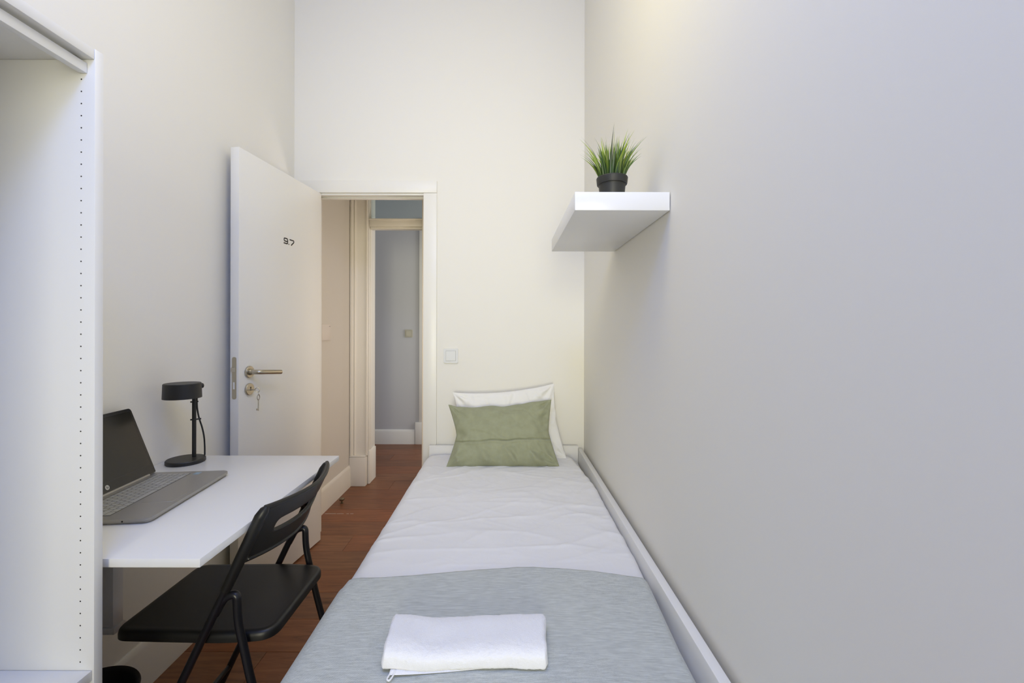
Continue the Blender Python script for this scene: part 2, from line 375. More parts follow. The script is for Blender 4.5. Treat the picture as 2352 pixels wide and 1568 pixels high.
frame_trim('trim_11', [(-1.104, -1.083, YH+0.006, YH2+0.002, 0, 0.262)], M['old_trim'], 'small cream plinth block at the foot of the second doorway frame', 0.006)
frame_trim('trim_12', [(-1.0925, -0.665, YH+0.012, YH+0.09, 2.034, 2.088), (-1.097, -0.667, YH+0.002, YH+0.04, 2.082, 2.096), (-1.089, -0.667, YH+0.024, YH+0.08, 2.018, 2.034)], M['old_trim'], 'cream transom bar across the second doorway under the fanlight', 0.003)
gl = struct(box('window_2', M['glass'], -1.088, -0.67, YH+0.05, YH+0.054, 2.094, 2.60, bev=0), 'fanlight pane above the transom of the second doorway', 'window')
frame_trim('trim_13', [(-0.980, -0.86, YEND-0.022, YEND, 0, 0.235), (-0.940, -0.87, YEND-0.016, YEND, 0.235, 2.4)], M['trim'], 'white casing and plinth at the right end of the far room wall', 0.004)

# ------------------------------------------------------------------ bedroom door, open against the left wall
DH = (-1.071, YB-0.002); ddir = Vector((-0.080, -0.640, 0)).normalized()
DW = 0.645
door = bpy.data.objects.new('door_1', None); COL.objects.link(door)
door.location = (DH[0]+ddir.x*DW, DH[1]+ddir.y*DW-0.0, 0.008)      # origin at the free edge
# local x: from free edge towards hinge; local y: away from the room side (towards the left wall); z up
door.rotation_euler = (0, 0, math.atan2(-ddir.y, -ddir.x))
struct(door, 'flat white door standing open against the wall, with nickel handle and number', 'door')
box('leaf', M['door'], 0, DW, 0, 0.040, 0, 1.990, door, 0.002)
# local visible face is y=0 looking from -y (towards +X world)
DZ = -0.008
def disc_y(bm, x, z, y0, y1, r, n=32, bev=0.0015):
    pr = [(0, 0), (r-bev, 0), (r, bev), (r, abs(y1-y0)-bev), (r-bev, abs(y1-y0)), (0, abs(y1-y0))]
    mt = Matrix.Translation((x, y0, z)) @ Matrix.Rotation(PI/2, 4, 'X')
    add_lathe(bm, pr, n, mtx=mt)
bm = bmesh.new(); disc_y(bm, 0.0605, 1.027+DZ, 0, -0.009, 0.0262); disc_y(bm, 0.0605, 1.027+DZ, -0.009, -0.018, 0.0135, bev=0.001)
hn = finish('handle', bm, M['metal'], door)
bm = bmesh.new()
add_tube(bm, fillet([(0.0605, -0.012, 1.027+DZ), (0.0605, -0.055, 1.027+DZ), (0.198, -0.058, 1.015+DZ)], 0.022, 8), 0.0104, 16)
finish('lever', bm, M['metal'], hn)
bm = bmesh.new(); disc_y(bm, 0.0605, 0.951+DZ, 0, -0.009, 0.0262); finish('lock_rosette', bm, M['metal'], door)
rs = [o for o in COL.objects if o.name.startswith('lock_rosette')][0]
bm = bmesh.new(); disc_y(bm, 0.0625, 0.958+DZ, -0.009, -0.0096, 0.0035, 16, 0.0001)
add_box(bm, 0.0608, 0.0642, -0.0096, -0.009, 0.944+DZ, 0.957+DZ); finish('keyhole', bm, M['dark'], rs)
# lock plate on the free edge (local face x=0)
bm = bmesh.new()
poly = round_poly([(0.010, 0.915), (0.030, 0.915), (0.030, 1.096), (0.010, 1.096)], 0.0098, 6)
f = prism(bm, poly, 0, 0.0016)
bmesh.ops.transform(bm, matrix=Matrix(((0, 0, -1, 0), (1, 0, 0, 0), (0, 1, 0, DZ), (0, 0, 0, 1))), verts=bm.verts)
lp = finish('lock_plate', bm, M['metal'], door)
bm = bmesh.new(); add_box(bm, -0.0021, -0.0014, 0.017, 0.024, 0.958+DZ, 0.988+DZ); finish('deadbolt_slot', bm, M['trim'], lp)
bm = bmesh.new()
v = [bm.verts.new(c) for c in ((-0.001, 0.014, 1.032+DZ), (-0.001, 0.027, 1.032+DZ), (-0.001, 0.014, 1.052+DZ), (-0.001, 0.027, 1.052+DZ), (-0.012, 0.027, 1.034+DZ), (-0.012, 0.027, 1.050+DZ))]
for q in ((0, 1, 4), (2, 5, 3), (0, 4, 5, 2), (1, 3, 5, 4), (0, 2, 3, 1)): bm.faces.new([v[i] for i in q])
finish('latch_bolt', bm, M['metal'], lp, smooth=False)
# 9.7 in square lettering
def strip(bm, pts, wd, closed=False, y0=-0.0001, y1=-0.0009):
    """stroke polyline in (x, z) of constant width, given thickness"""
    P = [Vector(p) for p in pts]; n = len(P); Lf = []; Rt = []
    for i in range(n):
        a = P[i-1] if (i > 0 or closed) else None; c = P[(i+1) % n] if (i < n-1 or closed) else None
        d1 = (P[i]-a).normalized() if a is not None else (c-P[i]).normalized()
        d2 = (c-P[i]).normalized() if c is not None else d1
        nn = Vector((-(d1+d2).y, (d1+d2).x)).normalized(); q = max(0.5, nn.dot(Vector((-d1.y, d1.x))))
        Lf.append(P[i]+nn*wd/2/q); Rt.append(P[i]-nn*wd/2/q)
    V = [[bm.verts.new((p.x, yy, p.y)) for p in lst] for lst in (Lf, Rt) for yy in (y0, y1)]
    m = n if closed else n-1
    for i in range(m):
        j = (i+1) % n
        for a, b in ((0, 2), (1, 3), (0, 1), (2, 3)): bm.faces.new((V[a][i], V[a][j], V[b][j], V[b][i]))
    if not closed:
        for i in (0, n-1): bm.faces.new((V[0][i], V[1][i], V[3][i], V[2][i]))
num = bmesh.new(); zb = 1.6445+DZ; hN = 0.0305; s0 = 0.3035; wN = 0.0335; st = 0.0056
def rr(x0, x1, z0, z1, r, n=4): return [Vector(p) for p in round_poly([(x0, z0), (x1, z0), (x1, z1), (x0, z1)], r, n)]
t = st/2
strip(num, rr(s0+t, s0+wN-t, zb+hN*0.45, zb+hN-t, 0.006), st, True)
pp = round_poly([(s0+t-0.002, zb+t), (s0+wN-t, zb+t), (s0+wN-t, zb+hN*0.75), (s0+t, zb+hN*0.75)], [0.0005, 0.006, 0.002, 0.002], 4)
strip(num, [p for p in pp if p[0] > s0+wN*0.5 and p[1] < zb+hN*0.62] if False else [(s0, zb+t), (s0+wN-t-0.006, zb+t), (s0+wN-t-0.0015, zb+t+0.0018), (s0+wN-t, zb+t+0.007), (s0+wN-t, zb+hN*0.62)], st)
s1 = s0+wN+0.0045
strip(num, [(s1, zb+0.0025), (s1+0.0048, zb+0.0025)], 0.005)
s2 = s1+0.0090
strip(num, [(s2, zb+hN-t), (s2+0.0315, zb+hN-t), (s2+0.0345, zb+hN-t-0.002), (s2+0.0350, zb+hN-t-0.007), (s2+0.0330, zb+hN-0.0125), (s2+0.0125, zb+0.0005)], st)
finish('room_number', num, M['ink'], door, smooth=False)
# keys in the lock: a thing of its own, in the door's frame coordinates turned to world
dm = Matrix.Translation(door.location) @ Matrix.Rotation(door.rotation_euler.z, 4, 'Z')
def dw(x, y, z): return dm @ Vector((x, y, z))
kl = dw(0.0625, -0.0100, 0.948+DZ)
keys = thing('key_pair', 'two small steel keys linked by a ring, one in the door lock', 'keys', kl, door.rotation_euler.z)
bm = bmesh.new()                                  # key in the lock: shaft and bow
add_tube(bm, [(0, 0.001, 0), (0, -0.020, 0)], 0.0024, 10)
def ring_pts(c, r, ax, n=28, tilt=0.0):
    out = []
    for k in range(n+1):
        a = 2*PI*k/n
        if ax == 'y': p = Vector((r*math.cos(a), 0, r*math.sin(a)))
        else: p = Vector((0, r*math.cos(a), r*math.sin(a)))
        out.append(Vector(c)+Matrix.Rotation(tilt, 3, 'Z') @ p)
    return out
add_tube(bm, ring_pts((0, -0.031, 0), 0.0095, 'x', tilt=0.5), 0.0019, 8, False); finish('inserted_key', bm, M['chrome'], keys)
bm = bmesh.new(); add_tube(bm, ring_pts((0.0025, -0.034, -0.0155), 0.0085, 'x', tilt=-0.9), 0.0009, 6, False); finish('link_ring', bm, M['chrome'], keys)
bm = bmesh.new(); add_tube(bm, ring_pts((0.003, -0.034, -0.033), 0.0115, 'y', tilt=0.25), 0.0021, 8, False)
add_tube(bm, [(0.003, -0.034, -0.044), (0.0015, -0.034, -0.092)], 0.0024, 10)
add_box(bm, -0.011, 0.001, -0.0352, -0.0328, -0.089, -0.081, 0.0004)
finish('hanging_key', bm, M['chrome'], keys)

# switches
def switch(name, label, loc, size, mm, ry=0.0):
    t = thing(name, label, 'light switch', loc, ry)
    h = size/2
    bm = bmesh.new(); poly = round_poly([(-h, -h), (h, -h), (h, h), (-h, h)], 0.006, 4); ft, fb = prism(bm, poly, 0, 0.008)
    bmesh.ops.bevel(bm, geom=list(ft.edges), offset=0.003, segments=2, affect='EDGES')
    bmesh.ops.transform(bm, matrix=Matrix.Rotation(PI/2, 4, 'X'), verts=bm.verts)
    finish('plate', bm, mm, t)
    k = h*0.66; bm = bmesh.new(); add_box(bm, -k-0.0012, k+0.0012, -0.0084, -0.006, -k-0.0012, k+0.0012); finish('rocker_seam', bm, M['gap'], t, smooth=False)
    bm = bmesh.new()
    v = [(-k, -k), (k, -k), (k, k), (-k, k)]
    A = [bm.verts.new((x, -0.006, z)) for x, z in v]; B = [bm.verts.new((x, -0.0115 if x < 0 else -0.0085, z)) for x, z in v]
    bm.faces.new(A); bm.faces.new(B)
    for i in range(4): bm.faces.new((A[i], A[(i+1) % 4], B[(i+1) % 4], B[i]))
    finish('rocker', bm, mm, t, smooth=False)
    return t
switch('light_switch', 'white square light switch on the end wall between doorway casing and bed head', (-0.3235, YB, 1.067), 0.083, M['switch'])
switch('light_switch', 'small ivory light switch on the far wall seen through both doorways', (-1.053, YEND, 1.182), 0.082, M['switch_old'])
ic = thing('wall_box', 'flat white cover plate on the hall wall just past the open door', 'wall plate', (XL, 2.93, 1.145))
box('cover', M['cover'], 0, 0.012, -0.07, 0.075, 0, 0.108, ic, 0.002)
bm = bmesh.new()
for yy in (0.045, 0.060): add_tube(bm, [(0.0115, yy, 0.094), (0.0128, yy, 0.094)], 0.0022, 10)
finish('screw_hole', bm, M['dark'], ic)
# floor door stop in the hall and the paint flecks
ds = thing('door_stop', 'small dark brass door stop on the hall floor near the baseboard', 'door stop', (-1.158, 3.055, 0))
bm = bmesh.new(); add_lathe(bm, [(0, 0), (0.011, 0), (0.011, 0.004), (0.006, 0.007), (0.006, 0.02), (0.008, 0.022)], 20); finish('post', bm, M['brass'], ds)
bm = bmesh.new(); add_lathe(bm, [(0, 0.022), (0.016, 0.022), (0.0185, 0.026), (0.0185, 0.032), (0.015, 0.036), (0, 0.036)], 24); finish('cap', bm, M['brass'], ds)
bm = bmesh.new()
for x0, x1 in ((-1.205, -1.13), (-1.125, -1.08), (-1.06, -1.045), (-1.035, -1.015)):
    add_box(bm, x0, x1, 2.878, 2.8825, 0, 0.0006)
tag(finish('paint_streak', bm, M['streak'], smooth=False), 'thin broken white streak on the floor just beyond the doorway', 'floor mark')

# ------------------------------------------------------------------ bed
BX0, BX1, BY0, BY1 = -0.441, 0.428, 0.40, 2.486
bed = thing('bed_frame', 'white single bed frame with low head panel, tight in the corner', 'bed', ((BX0+BX1)/2, (BY0+BY1)/2, 0))
bcx, bcy = (BX0+BX1)/2, (BY0+BY1)/2
def bbox(n, x0, x1, y0, y1, z0, z1): return box(n, M['bed'], x0-bcx, x1-bcx, y0-bcy, y1-bcy, z0, z1, bed, 0.0025)
bbox('headboard', BX0, BX1-0.0245, BY1-0.024, BY1, 0.0, 0.560)
bbox('footboard', BX0, BX1-0.0245, BY0, BY0+0.024, 0.0, 0.543)
bbox('side_panel', BX1-0.024, BX1, BY0, BY1, 0.0, 0.543)
bbox('front_rail', BX0+0.002, BX0+0.024, BY0+0.0245, BY1-0.0245, 0.05, 0.30)
bm = bmesh.new()
for i in range(14):
    yy = BY0+0.1+i*0.145; add_box(bm, BX0+0.025-bcx, BX1-0.026-bcx, yy-bcy, yy+0.07-bcy, 0.27, 0.288)
sl = finish('slats', bm, M['bed'], bed, smooth=False)
box('mattress', M['mattress'], BX0+0.026, BX1-0.030, BY0+0.03, BY1-0.032, 0.290, 0.492, bev=0.03)
tag(bpy.data.objects['mattress'], 'white single mattress wholly under the duvet on the bed', 'mattress')

def fbm(x, y, s, seed=0.0, o=4):
    v = 0; a = 1; p = Vector((x*s, y*s, seed))
    for _ in range(o): v += a*noise.noise(p); a *= 0.5; p = p*2.03
    return v
def sridge(x, y, sx, sy, seed):
    n = noise.noise(Vector((x*sx, y*sy, seed)))
    return math.exp(-(n/0.16)**2)
def ridge(x, y, sx, sy, seed):
    n = noise.noise(Vector((x*sx, y*sy, seed)))
    return max(0.0, 1-abs(n)*6)**2
XE = -0.452                                  # outer left edge of the bedding
def bed_top(x, y):
    """height of the duvet's upper surface"""
    z = 0.522+0.010*math.sin(PI*min(1, max(0, (x+0.45)/0.86)))
    z += 0.006*fbm(x, y, 2.2, 3.1, 3)
    ramp = min(1, max(0, (y-1.1)/0.3))
    wx = x+0.05*fbm(x, y, 3, 8.0, 2); wy = y+0.06*fbm(x, y, 3, 11.0, 2)
    z += ramp*(0.0026*ridge(wx, wy, 2.2, 8.0, 1.7)+0.0030*ridge(wx, wy, 4.0, 6.5, 5.2)*max(0, fbm(x, y, 1.7, 6.0, 2)+0.3)
               +0.0030*ridge(wx+wy*0.8, wy-wx*0.9, 2.2, 8.0, 9.4)+0.0022*ridge(wx-wy*0.5, wy+wx*0.8, 5.0, 9.0, 2.4)*max(0, fbm(x, y, 2.1, 16.0, 2)+0.2)+0.0012*fbm(x, y, 14, 2.2, 3))
    # flattened head end sinks under the pillows, right back corner rounds off
    if y > 2.36: z -= 0.10*((y-2.36)/0.12)**2*0.35
    return z
def right_x(y):
    if y > 1.9: return 0.4025-0.050*((y-1.9)/0.56)**1.4
    if y > 1.35: return 0.4025
    return 0.4025-0.022*min(1, (1.35-y)/0.40)
def cloth_surface(name, m, y0, y1, ny, lift, edge_y=None, hang=0.24, thick=0.012, label='', cat='', xoff=0.0, drop_r=0.045):
    nx = 96; bm = bmesh.new(); rows = []
    for j in range(ny+1):
        v = j/ny; row = []
        for i in range(nx+1):
            u = i/nx
            yb = y0+(y1-y0)*v
            if u < 0.24:                       # hanging side, then rounded shoulder
                q = u/0.24
                R = 0.050
                if q < 0.55:
                    t = q/0.55; z = 0.522-R-hang*(1-t); x = XE+xoff+0.006*math.sin(yb*13)*(1-t)+0.004*math.sin(yb*31+1)*(1-t)
                    x = XE-abs(x-XE)*0.6-lift
                else:
                    a = (q-0.55)/0.45*PI/2
                    x = XE-lift+R*(1-math.cos(a)); z = 0.522-R+(R)*math.sin(a)
                    zt = bed_top(x, yb); z += (zt-0.522)*math.sin(a)
                z += lift*0.9
            elif u < 0.94:
                t = (u-0.24)/0.70; xs = XE+0.050-lift; xr = right_x(yb)-0.028
                x = xs+(xr-xs)*t; z = bed_top(x, yb)+lift
            else:
                t = (u-0.94)/0.06; xr = right_x(yb); a = t*PI/2
                x = xr-0.028+0.028*math.sin(a); z = bed_top(xr-0.028, yb)+lift-drop_r*(1-math.cos(a))
            y = yb
            if edge_y: y = yb+edge_y(x, u)*v**3
            row.append(bm.verts.new((x, y, z)))
        rows.append(row)
    for a, c in zip(rows, rows[1:]):
        for i in range(nx): bm.faces.new((a[i], a[i+1], c[i+1], c[i]))
    o = finish(name, bm, m, ang=80)
    md = o.modifiers.new('thickness', 'SOLIDIFY'); md.thickness = thick; md.offset = -1 if o.data.polygons[0].normal.z >= -2 else 1
    return tag(o, label, cat)
duvet = cloth_surface('duvet', M['duvet'], 0.46, 2.452, 330, 0.0, label='creased white duvet spread over the whole bed under the grey bedspread', cat='duvet')
def spread_edge(x, u):
    return 0.018*math.sin((x+0.1)*7.5)-0.016*((x+0.05)/0.45)**2-(0.03 if u < 0.2 else 0)*1.0
spread = cloth_surface('bedspread', M['spread'], 0.45, 1.218, 130, 0.0085, spread_edge, 0.27, 0.006, 'grey-blue woven bedspread folded over the lower half of the bed', 'bedspread')
# the thickness goes inwards (down)
for o in (duvet, spread):
    up = sum(p.normal.z for p in o.data.polygons)
    o.modifiers['thickness'].offset = -1 if up > 0 else 1

# towel: rolled-fold, soft rectangular loaf
def towel():
    bm = bmesh.new(); nu, nv = 150, 96; rings = []
    for i in range(nu+1):
        u = i/nu*2-1; ring = []
        for k in range(nv):
            a = 2*PI*k/nv
            ex = 0.50
            cy = math.copysign(abs(math.cos(a))**ex, math.cos(a)); cz = math.copysign(abs(math.sin(a))**(0.72 if math.sin(a) > 0 else 0.25), math.sin(a))
            dy, dz = 0.065, 0.019
            y = dy*cy; z = dz*cz
            # thicker at the rolled near edge and the far fold, slightly dipped middle
            z *= 1+0.10*math.cos(3*a)*0.3
            if z > 0: z -= 0.003*math.cos(u*2.6+0.4)+0.002*noise.noise(Vector((u*3, y*20, 1)))
            x = u*0.166*(1+0.020*math.cos(a*2)*0.5)+y*0.05*u
            x += 0.003*noise.noise(Vector((y*30, z*40, 2+u)))
            y += 0.0035*noise.noise(Vector((u*3.3, 0.2, 5)))+0.0025*math.sin(u*4)
            if abs(u) > 0.97: s = 1-(abs(u)-0.97)/0.03*0.18; y *= s; z = z*s
            ring.append(bm.verts.new((x, y, z+0.0195)))
        for vv in ring:
            q = vv.co*160; vv.co += Vector((noise.noise(q), noise.noise(q+Vector((9, 0, 0))), noise.noise(q+Vector((0, 9, 0)))))*0.0009
        rings.append(ring)
    for a, c in zip(rings, rings[1:]):
        for k in range(nv): bm.faces.new((a[k], a[(k+1) % nv], c[(k+1) % nv], c[k]))
    for r_ in (rings[0], rings[-1]):
        c = bm.verts.new(sum((v.co for v in r_), Vector())/nv)
        for k in range(nv): bm.faces.new((r_[k], r_[(k+1) % nv], c))
    return bm
tw = thing('towel', 'folded white terry towel lying on the grey bedspread', 'towel', (-0.083, 0.917, 0.5415), math.radians(0.3))
finish('folded_body', towel(), M['towel'], tw, ang=70)
bm = bmesh.new()                                  # thin hem showing under the near edge, with its hanging loop
for (za, zb2, ya) in ((0.0005, 0.004, -0.0715),):
    n = 30
    A = []
    for i in range(n+1):
        x = -0.145+0.21*i/n; yy = ya+0.020*(i/n)**1.6
        A.append([bm.verts.new((x, yy+q[0], q[1])) for q in ((0.02, za), (0, za), (-0.002, (za+zb2)/2), (0, zb2), (0.02, zb2))])
    for a, c in zip(A, A[1:]):
        for k in range(5): bm.faces.new((a[k], a[(k+1) % 5], c[(k+1) % 5], c[k]))
    bm.faces.new(A[0]); bm.faces.new(A[-1])
hem = finish('hem', bm, M['towel'], tw, ang=70)
bm = bmesh.new(); add_tube(bm, smooth_path([(-0.140, -0.062, 0.004), (-0.144, -0.074, 0.003), (-0.146, -0.083, 0.002), (-0.141, -0.086, 0.002), (-0.137, -0.078, 0.003), (-0.134, -0.066, 0.004)], 6), 0.0016, 8)
finish('hanging_loop', bm, M['towel'], tw)

# pillows
def pillow_mesh(corners, bow, T, seed, wr=0.004, nx=170, ny=116, seam=None, pinch=()):
    """corners TL,TR,BR,BL in the pillow plane (x, h); bow = inward sag of top,right,bottom,left"""
    TL, TR, BR, BL = [Vector(c) for c in corners]
    bm = bmesh.new(); layers = []
    for s in (1, -1):
        rows = []
        for j in range(ny+1):
            v = j/ny; row = []
            for i in range(nx+1):
                u = i/nx
                p = (BL*(1-u)+BR*u)*(1-v)+(TL*(1-u)+TR*u)*v
                bu = 4*u*(1-u); bv = 4*v*(1-v); bw = max(0, 1-abs(2*v-1)**1.25)
                p.x += bow[3]*bw*(1-u)-bow[1]*bw*u
                p.y += -bow[0](u)*v+bow[2](u)*(1-v)
                f = (max(0, 1-abs(2*u-1)**2.6)**0.55)*(max(0, 1-abs(2*v-1)**2.4)**0.55)
                edge = min(u, 1-u, v, 1-v)
                d = T*f
                k = min(1, edge*14)
                ang = math.atan2(v-0.5, u-0.5)
                q = p.x+0.03*fbm(p.x, p.y, 8, seed+2, 2); h_ = p.y+0.03*fbm(p.x, p.y, 8, seed+3, 2)
                d += k*wr*(0.9*sridge(q, h_, 5, 12, seed)-0.8*sridge(q+h_, h_-q*0.7, 9, 7, seed+4)+1.0*fbm(p.x, p.y, 8, seed+7, 3))
                # gathers rising from the bottom edge and creases running in from the corners
                fold = math.exp(-(((u*4.2+0.9*v+0.25*fbm(u, v, 2.5, seed, 2)) % 1.0-0.5)/0.13)**2)
                d += k*wr*4.5*fold*max(0, 1-v*2.4)**1.3
                for (cu, cv) in ((0, 0), (1, 0), (0, 1), (1, 1)):
                    du, dv = abs(u-cu)*1.5, abs(v-cv); rr2 = math.hypot(du, dv)
                    if rr2 < 0.45: d += k*wr*1.6*math.sin(math.atan2(dv, du+1e-6)*9+seed+cu*2)*(1-rr2/0.45)*min(1, rr2*9)
                if seam and s == 1:
                    sv, dep = seam; q = v-sv-0.01*math.sin(u*3)
                    d -= dep*math.exp(-(q/0.009)**2)
                    d += dep*0.8*max(0, 1-abs(q+0.03)/0.03)
                for (pu, pv, rad, am) in pinch:
                    q = ((u-pu)**2+(v-pv)**2)/rad**2; d -= am*math.exp(-q)
                if edge <= 0: d = 0
                row.append((p.x, s*d if edge > 0 else 0.0, p.y, edge <= 0))
            rows.append(row)
        layers.append(rows)
    front = [[bm.verts.new(c[:3]) for c in r_] for r_ in layers[0]]
    back = [[front[j][i] if layers[1][j][i][3] else bm.verts.new(layers[1][j][i][:3]) for i in range(nx+1)] for j in range(ny+1)]
    for g, fl_ in ((front, False), (back, True)):
        for j in range(ny):
            for i in range(nx):
                q = [g[j][i], g[j][i+1], g[j+1][i+1], g[j+1][i]]
                bm.faces.new(q[::-1] if fl_ else q)
    bmesh.ops.transform(bm, matrix=Matrix.Scale(-1, 4, (0, 1, 0)), verts=bm.verts)   # puff faces the camera
    return bm
def top_sag(u):
    P = [(0, 0), (0.10, 0.014), (0.25, 0.022), (0.42, 0.017), (0.53, 0.025), (0.68, 0.017), (0.82, 0.007), (1, 0)]
    for (a, p), (c, q) in zip(P, P[1:]):
        if u <= c:
            t = (u-a)/(c-a); t = t*t*(3-2*t); return p*(1-t)+q*t
    return 0
b0 = lambda a: (lambda u: a*(4*u*(1-u)))
gp = thing('green_pillow', 'sage green linen pillow with a stitched seam, leaning in front of the white one', 'pillow', (-0.005, 2.192, 0.531))
lean = math.atan2(0.135, 0.295)
bmp = pillow_mesh([(-0.308, 0.314), (0.243, 0.343), (0.269, 0.0), (-0.300, -0.004)], (top_sag, 0.034, lambda u: -0.006*4*u*(1-u)+0.006*abs(math.sin(u*11+0.6))**3*(1 if 0.15 < u < 0.9 else 0), 0.047), 0.066, 3.3, 0.0058, seam=(0.385, 0.006), pinch=((0.06, 0.5, 0.05, 0.015), (0.93, 0.74, 0.05, 0.018), (0.95, 0.60, 0.04, 0.010)))
bmesh.ops.transform(bmp, matrix=Matrix.Rotation(-lean, 4, 'X'), verts=bmp.verts)
finish('pillow_cover', bmp, M['green'], gp, ang=75)
wp = thing('white_pillow', 'large white pillow leaning on the wall behind the green one', 'pillow', (0.005, 2.345, 0.525))
bmp = pillow_mesh([(-0.308, 0.352), (0.256, 0.402), (0.315, 0.0), (-0.262, 0.0)], (b0(0.022), 0.020, b0(-0.004), 0.022), 0.050, 8.1, 0.006, pinch=((0.05, 0.62, 0.07, 0.015), (0.95, 0.6, 0.06, 0.012)))
bmesh.ops.transform(bmp, matrix=Matrix.Rotation(-math.radians(13), 4, 'X'), verts=bmp.verts)
finish('pillow_cover', bmp, M['case'], wp, ang=75)

# ------------------------------------------------------------------ floating shelf and grass plant
sh = tag(box('floating_shelf', M['shelf'], 0.1830, 0.4405, 1.181, 1.794, 1.538, 1.588, bev=0.0012), 'thick white floating shelf on the right wall above the bed head', 'shelf')
box('gap_shade', M['dark'], 0.2575/2-0.001, 0.2575/2+0.0024, -0.295, 0.295, 0.006, 0.044, sh, 0)  # dark strip stands in for the shaded gap between shelf and wall
PL = (0.312, 1.300, 1.588)
plant = thing('potted_grass', 'artificial green grass in a black plastic pot on the floating shelf', 'plant', PL)
bm = bmesh.new(); add_lathe(bm, [(0, 0.0), (0.0335, 0.0), (0.0345, 0.002), (0.0392, 0.058), (0.0432, 0.058), (0.0442, 0.060), (0.0460, 0.077), (0.0450, 0.079), (0.0425, 0.079), (0.0415, 0.066), (0, 0.066)], 56)
pot = finish('pot', bm, M['pot'], plant, ang=30)
bm = bmesh.new(); add_lathe(bm, [(0, 0.070), (0.0415, 0.0685), (0.0413, 0.0665), (0, 0.0665)], 32); finish('soil', bm, M['soil'], plant)
for k in range(165):
    a = random.uniform(0, 2*PI); rr_ = 0.034*math.sqrt(random.random()); bx, by = rr_*math.cos(a), rr_*math.sin(a)
    hgt = random.choice([random.uniform(0.085, 0.115), random.uniform(0.095, 0.150)])
    spread_ = (0.3+0.9*rr_/0.034)*random.uniform(0.10, 0.60)
    da = a+random.uniform(-0.5, 0.5); wd = random.uniform(0.0034, 0.0066)
    D = Vector((math.cos(da), math.sin(da), 0)); face = random.uniform(0, PI); W = Vector((math.cos(face), math.sin(face)*0.5, 0)).normalized()
    bm = bmesh.new(); n = 7; A = []
    for i in range(n+1):
        t = i/n; p = Vector((bx, by, 0.065))+Vector((0, 0, hgt*(t-0.18*spread_*t*t)))+D*(hgt*spread_*(0.35*t+0.65*t**2.4))
        ww = wd*(0.75+0.5*math.sin(PI*min(1, t*1.1)))*(1-t**3) if t < 1 else 0
        if t < 1: A.append([bm.verts.new(p-W*ww/2), bm.verts.new(p+Vector((-W.y, W.x, 0))*ww*0.18), bm.verts.new(p+W*ww/2)])
        else: tip = bm.verts.new(p)
    for q, c in zip(A, A[1:]):
        bm.faces.new((q[0], q[1], c[1], c[0])); bm.faces.new((q[1], q[2], c[2], c[1]))
    bm.faces.new((A[-1][0], A[-1][1], tip)); bm.faces.new((A[-1][1], A[-1][2], tip))
    finish('grass_blade', bm, random.choice([GR[0], GR[0], GR[1], GR[1], GR[2], GR[3]]), plant)

# ------------------------------------------------------------------ wardrobe (front faces the bed)
WX, WY1, WT = -0.815, 0.860, 0.0188
ward = thing('wardrobe', 'tall white open wardrobe with rows of peg holes, nearest on the left', 'wardrobe', (-1.02, 0.45, 0))
def wbox(n, x0, x1, y0, y1, z0, z1, bev=0.001): return box(n, M['wardrobe'], x0+1.02, x1+1.02, y0-0.45, y1-0.45, z0, z1, ward, bev)
wbox('side_panel', XL+0.018, WX, WY1, WY1+WT, 0, 1.7655, 0.0014)
wbox('side_panel', XL+0.018, WX, 0.045, 0.045+WT, 0, 1.7655, 0.0014)
wbox('top_panel', XL+0.018, WX-0.001, 0.0645, WY1-0.0005, 1.7440, 1.7645)
wbox('back_panel', XL+0.019, XL+0.024, 0.0645, WY1-0.0005, 0.06, 1.7435)
wbox('front_rail', -0.845, -0.8300, 0.0645, WY1-0.0005, 1.7165, 1.7365)
wbox('shelf', XL+0.025, WX-0.0035, 0.0645, WY1-0.0005, 0.5180, 0.5385)
wbox('bottom_panel', XL+0.025, WX-0.003, 0.0645, WY1-0.0005, 0.06, 0.08)
wbox('plinth', -0.86, -0.845, 0.0645, WY1-0.0005, 0.0, 0.0595)
bm = bmesh.new()
for i in range(50):
    z = 1.21+0.576*0.86-i*0.02397
    if z < 0.55: break
    for xx in (-0.842, -1.09):
        add_tube(bm, [(xx+1.02, WY1-0.45+0.002, z), (xx+1.02, WY1-0.45-0.0002, z)], 0.00145, 10)
ph = finish('peg_holes', bm, M['dark'], bpy.data.objects['side_panel'] if False else ward); ph['kind'] = 'stuff'
bm = bmesh.new(); add_box(bm, -0.852+1.02, -0.842+1.02, WY1-0.45-0.016, WY1-0.45-0.001, 1.7365, 1.7425, 0.001); finish('rail_clip', bm, M['dark'], ward)

# ------------------------------------------------------------------ wall-mounted drop-leaf desk
DX0, DX1, DY0, DY1, DT = XL+0.002, -0.631, 0.8955, 1.638, 0.740
desk = thing('wall_desk', 'white wall-mounted drop-leaf desk holding the laptop and lamp', 'desk', (XL+0.002, (DY0+DY1)/2, DT-0.47))
dcy = (DY0+DY1)/2; dz0 = DT-0.47
def dbox(n, x0, x1, y0, y1, z0, z1, m='desk', bev=0.0012): return box(n, M[m], x0-XL-0.002, x1-XL-0.002, y0-dcy, y1-dcy, z0-dz0, z1-dz0, desk, bev)
dbox('table_top', DX0, DX1, DY0, DY1, DT-0.018, DT)
dbox('wall_rail', DX0, DX0+0.03, DY0+0.02, DY1-0.02, DT-0.10, DT-0.0185, 'melamine')
dbox('support_leg', DX0+0.031, -1.085, 1.200, 1.232, 0.390, DT-0.0185, 'melamine')
dbox('support_foot', DX0+0.031, -1.080, 1.197, 1.235, 0.372, 0.3895, 'melamine')
dbox('hinge', DX0+0.035, DX0+0.075, 1.02, 1.08, DT-0.022, DT-0.0182, 'metal', 0)

# ------------------------------------------------------------------ laptop
lx, ly = -1.0, 1.225
th = math.atan2(0.037, 0.364)
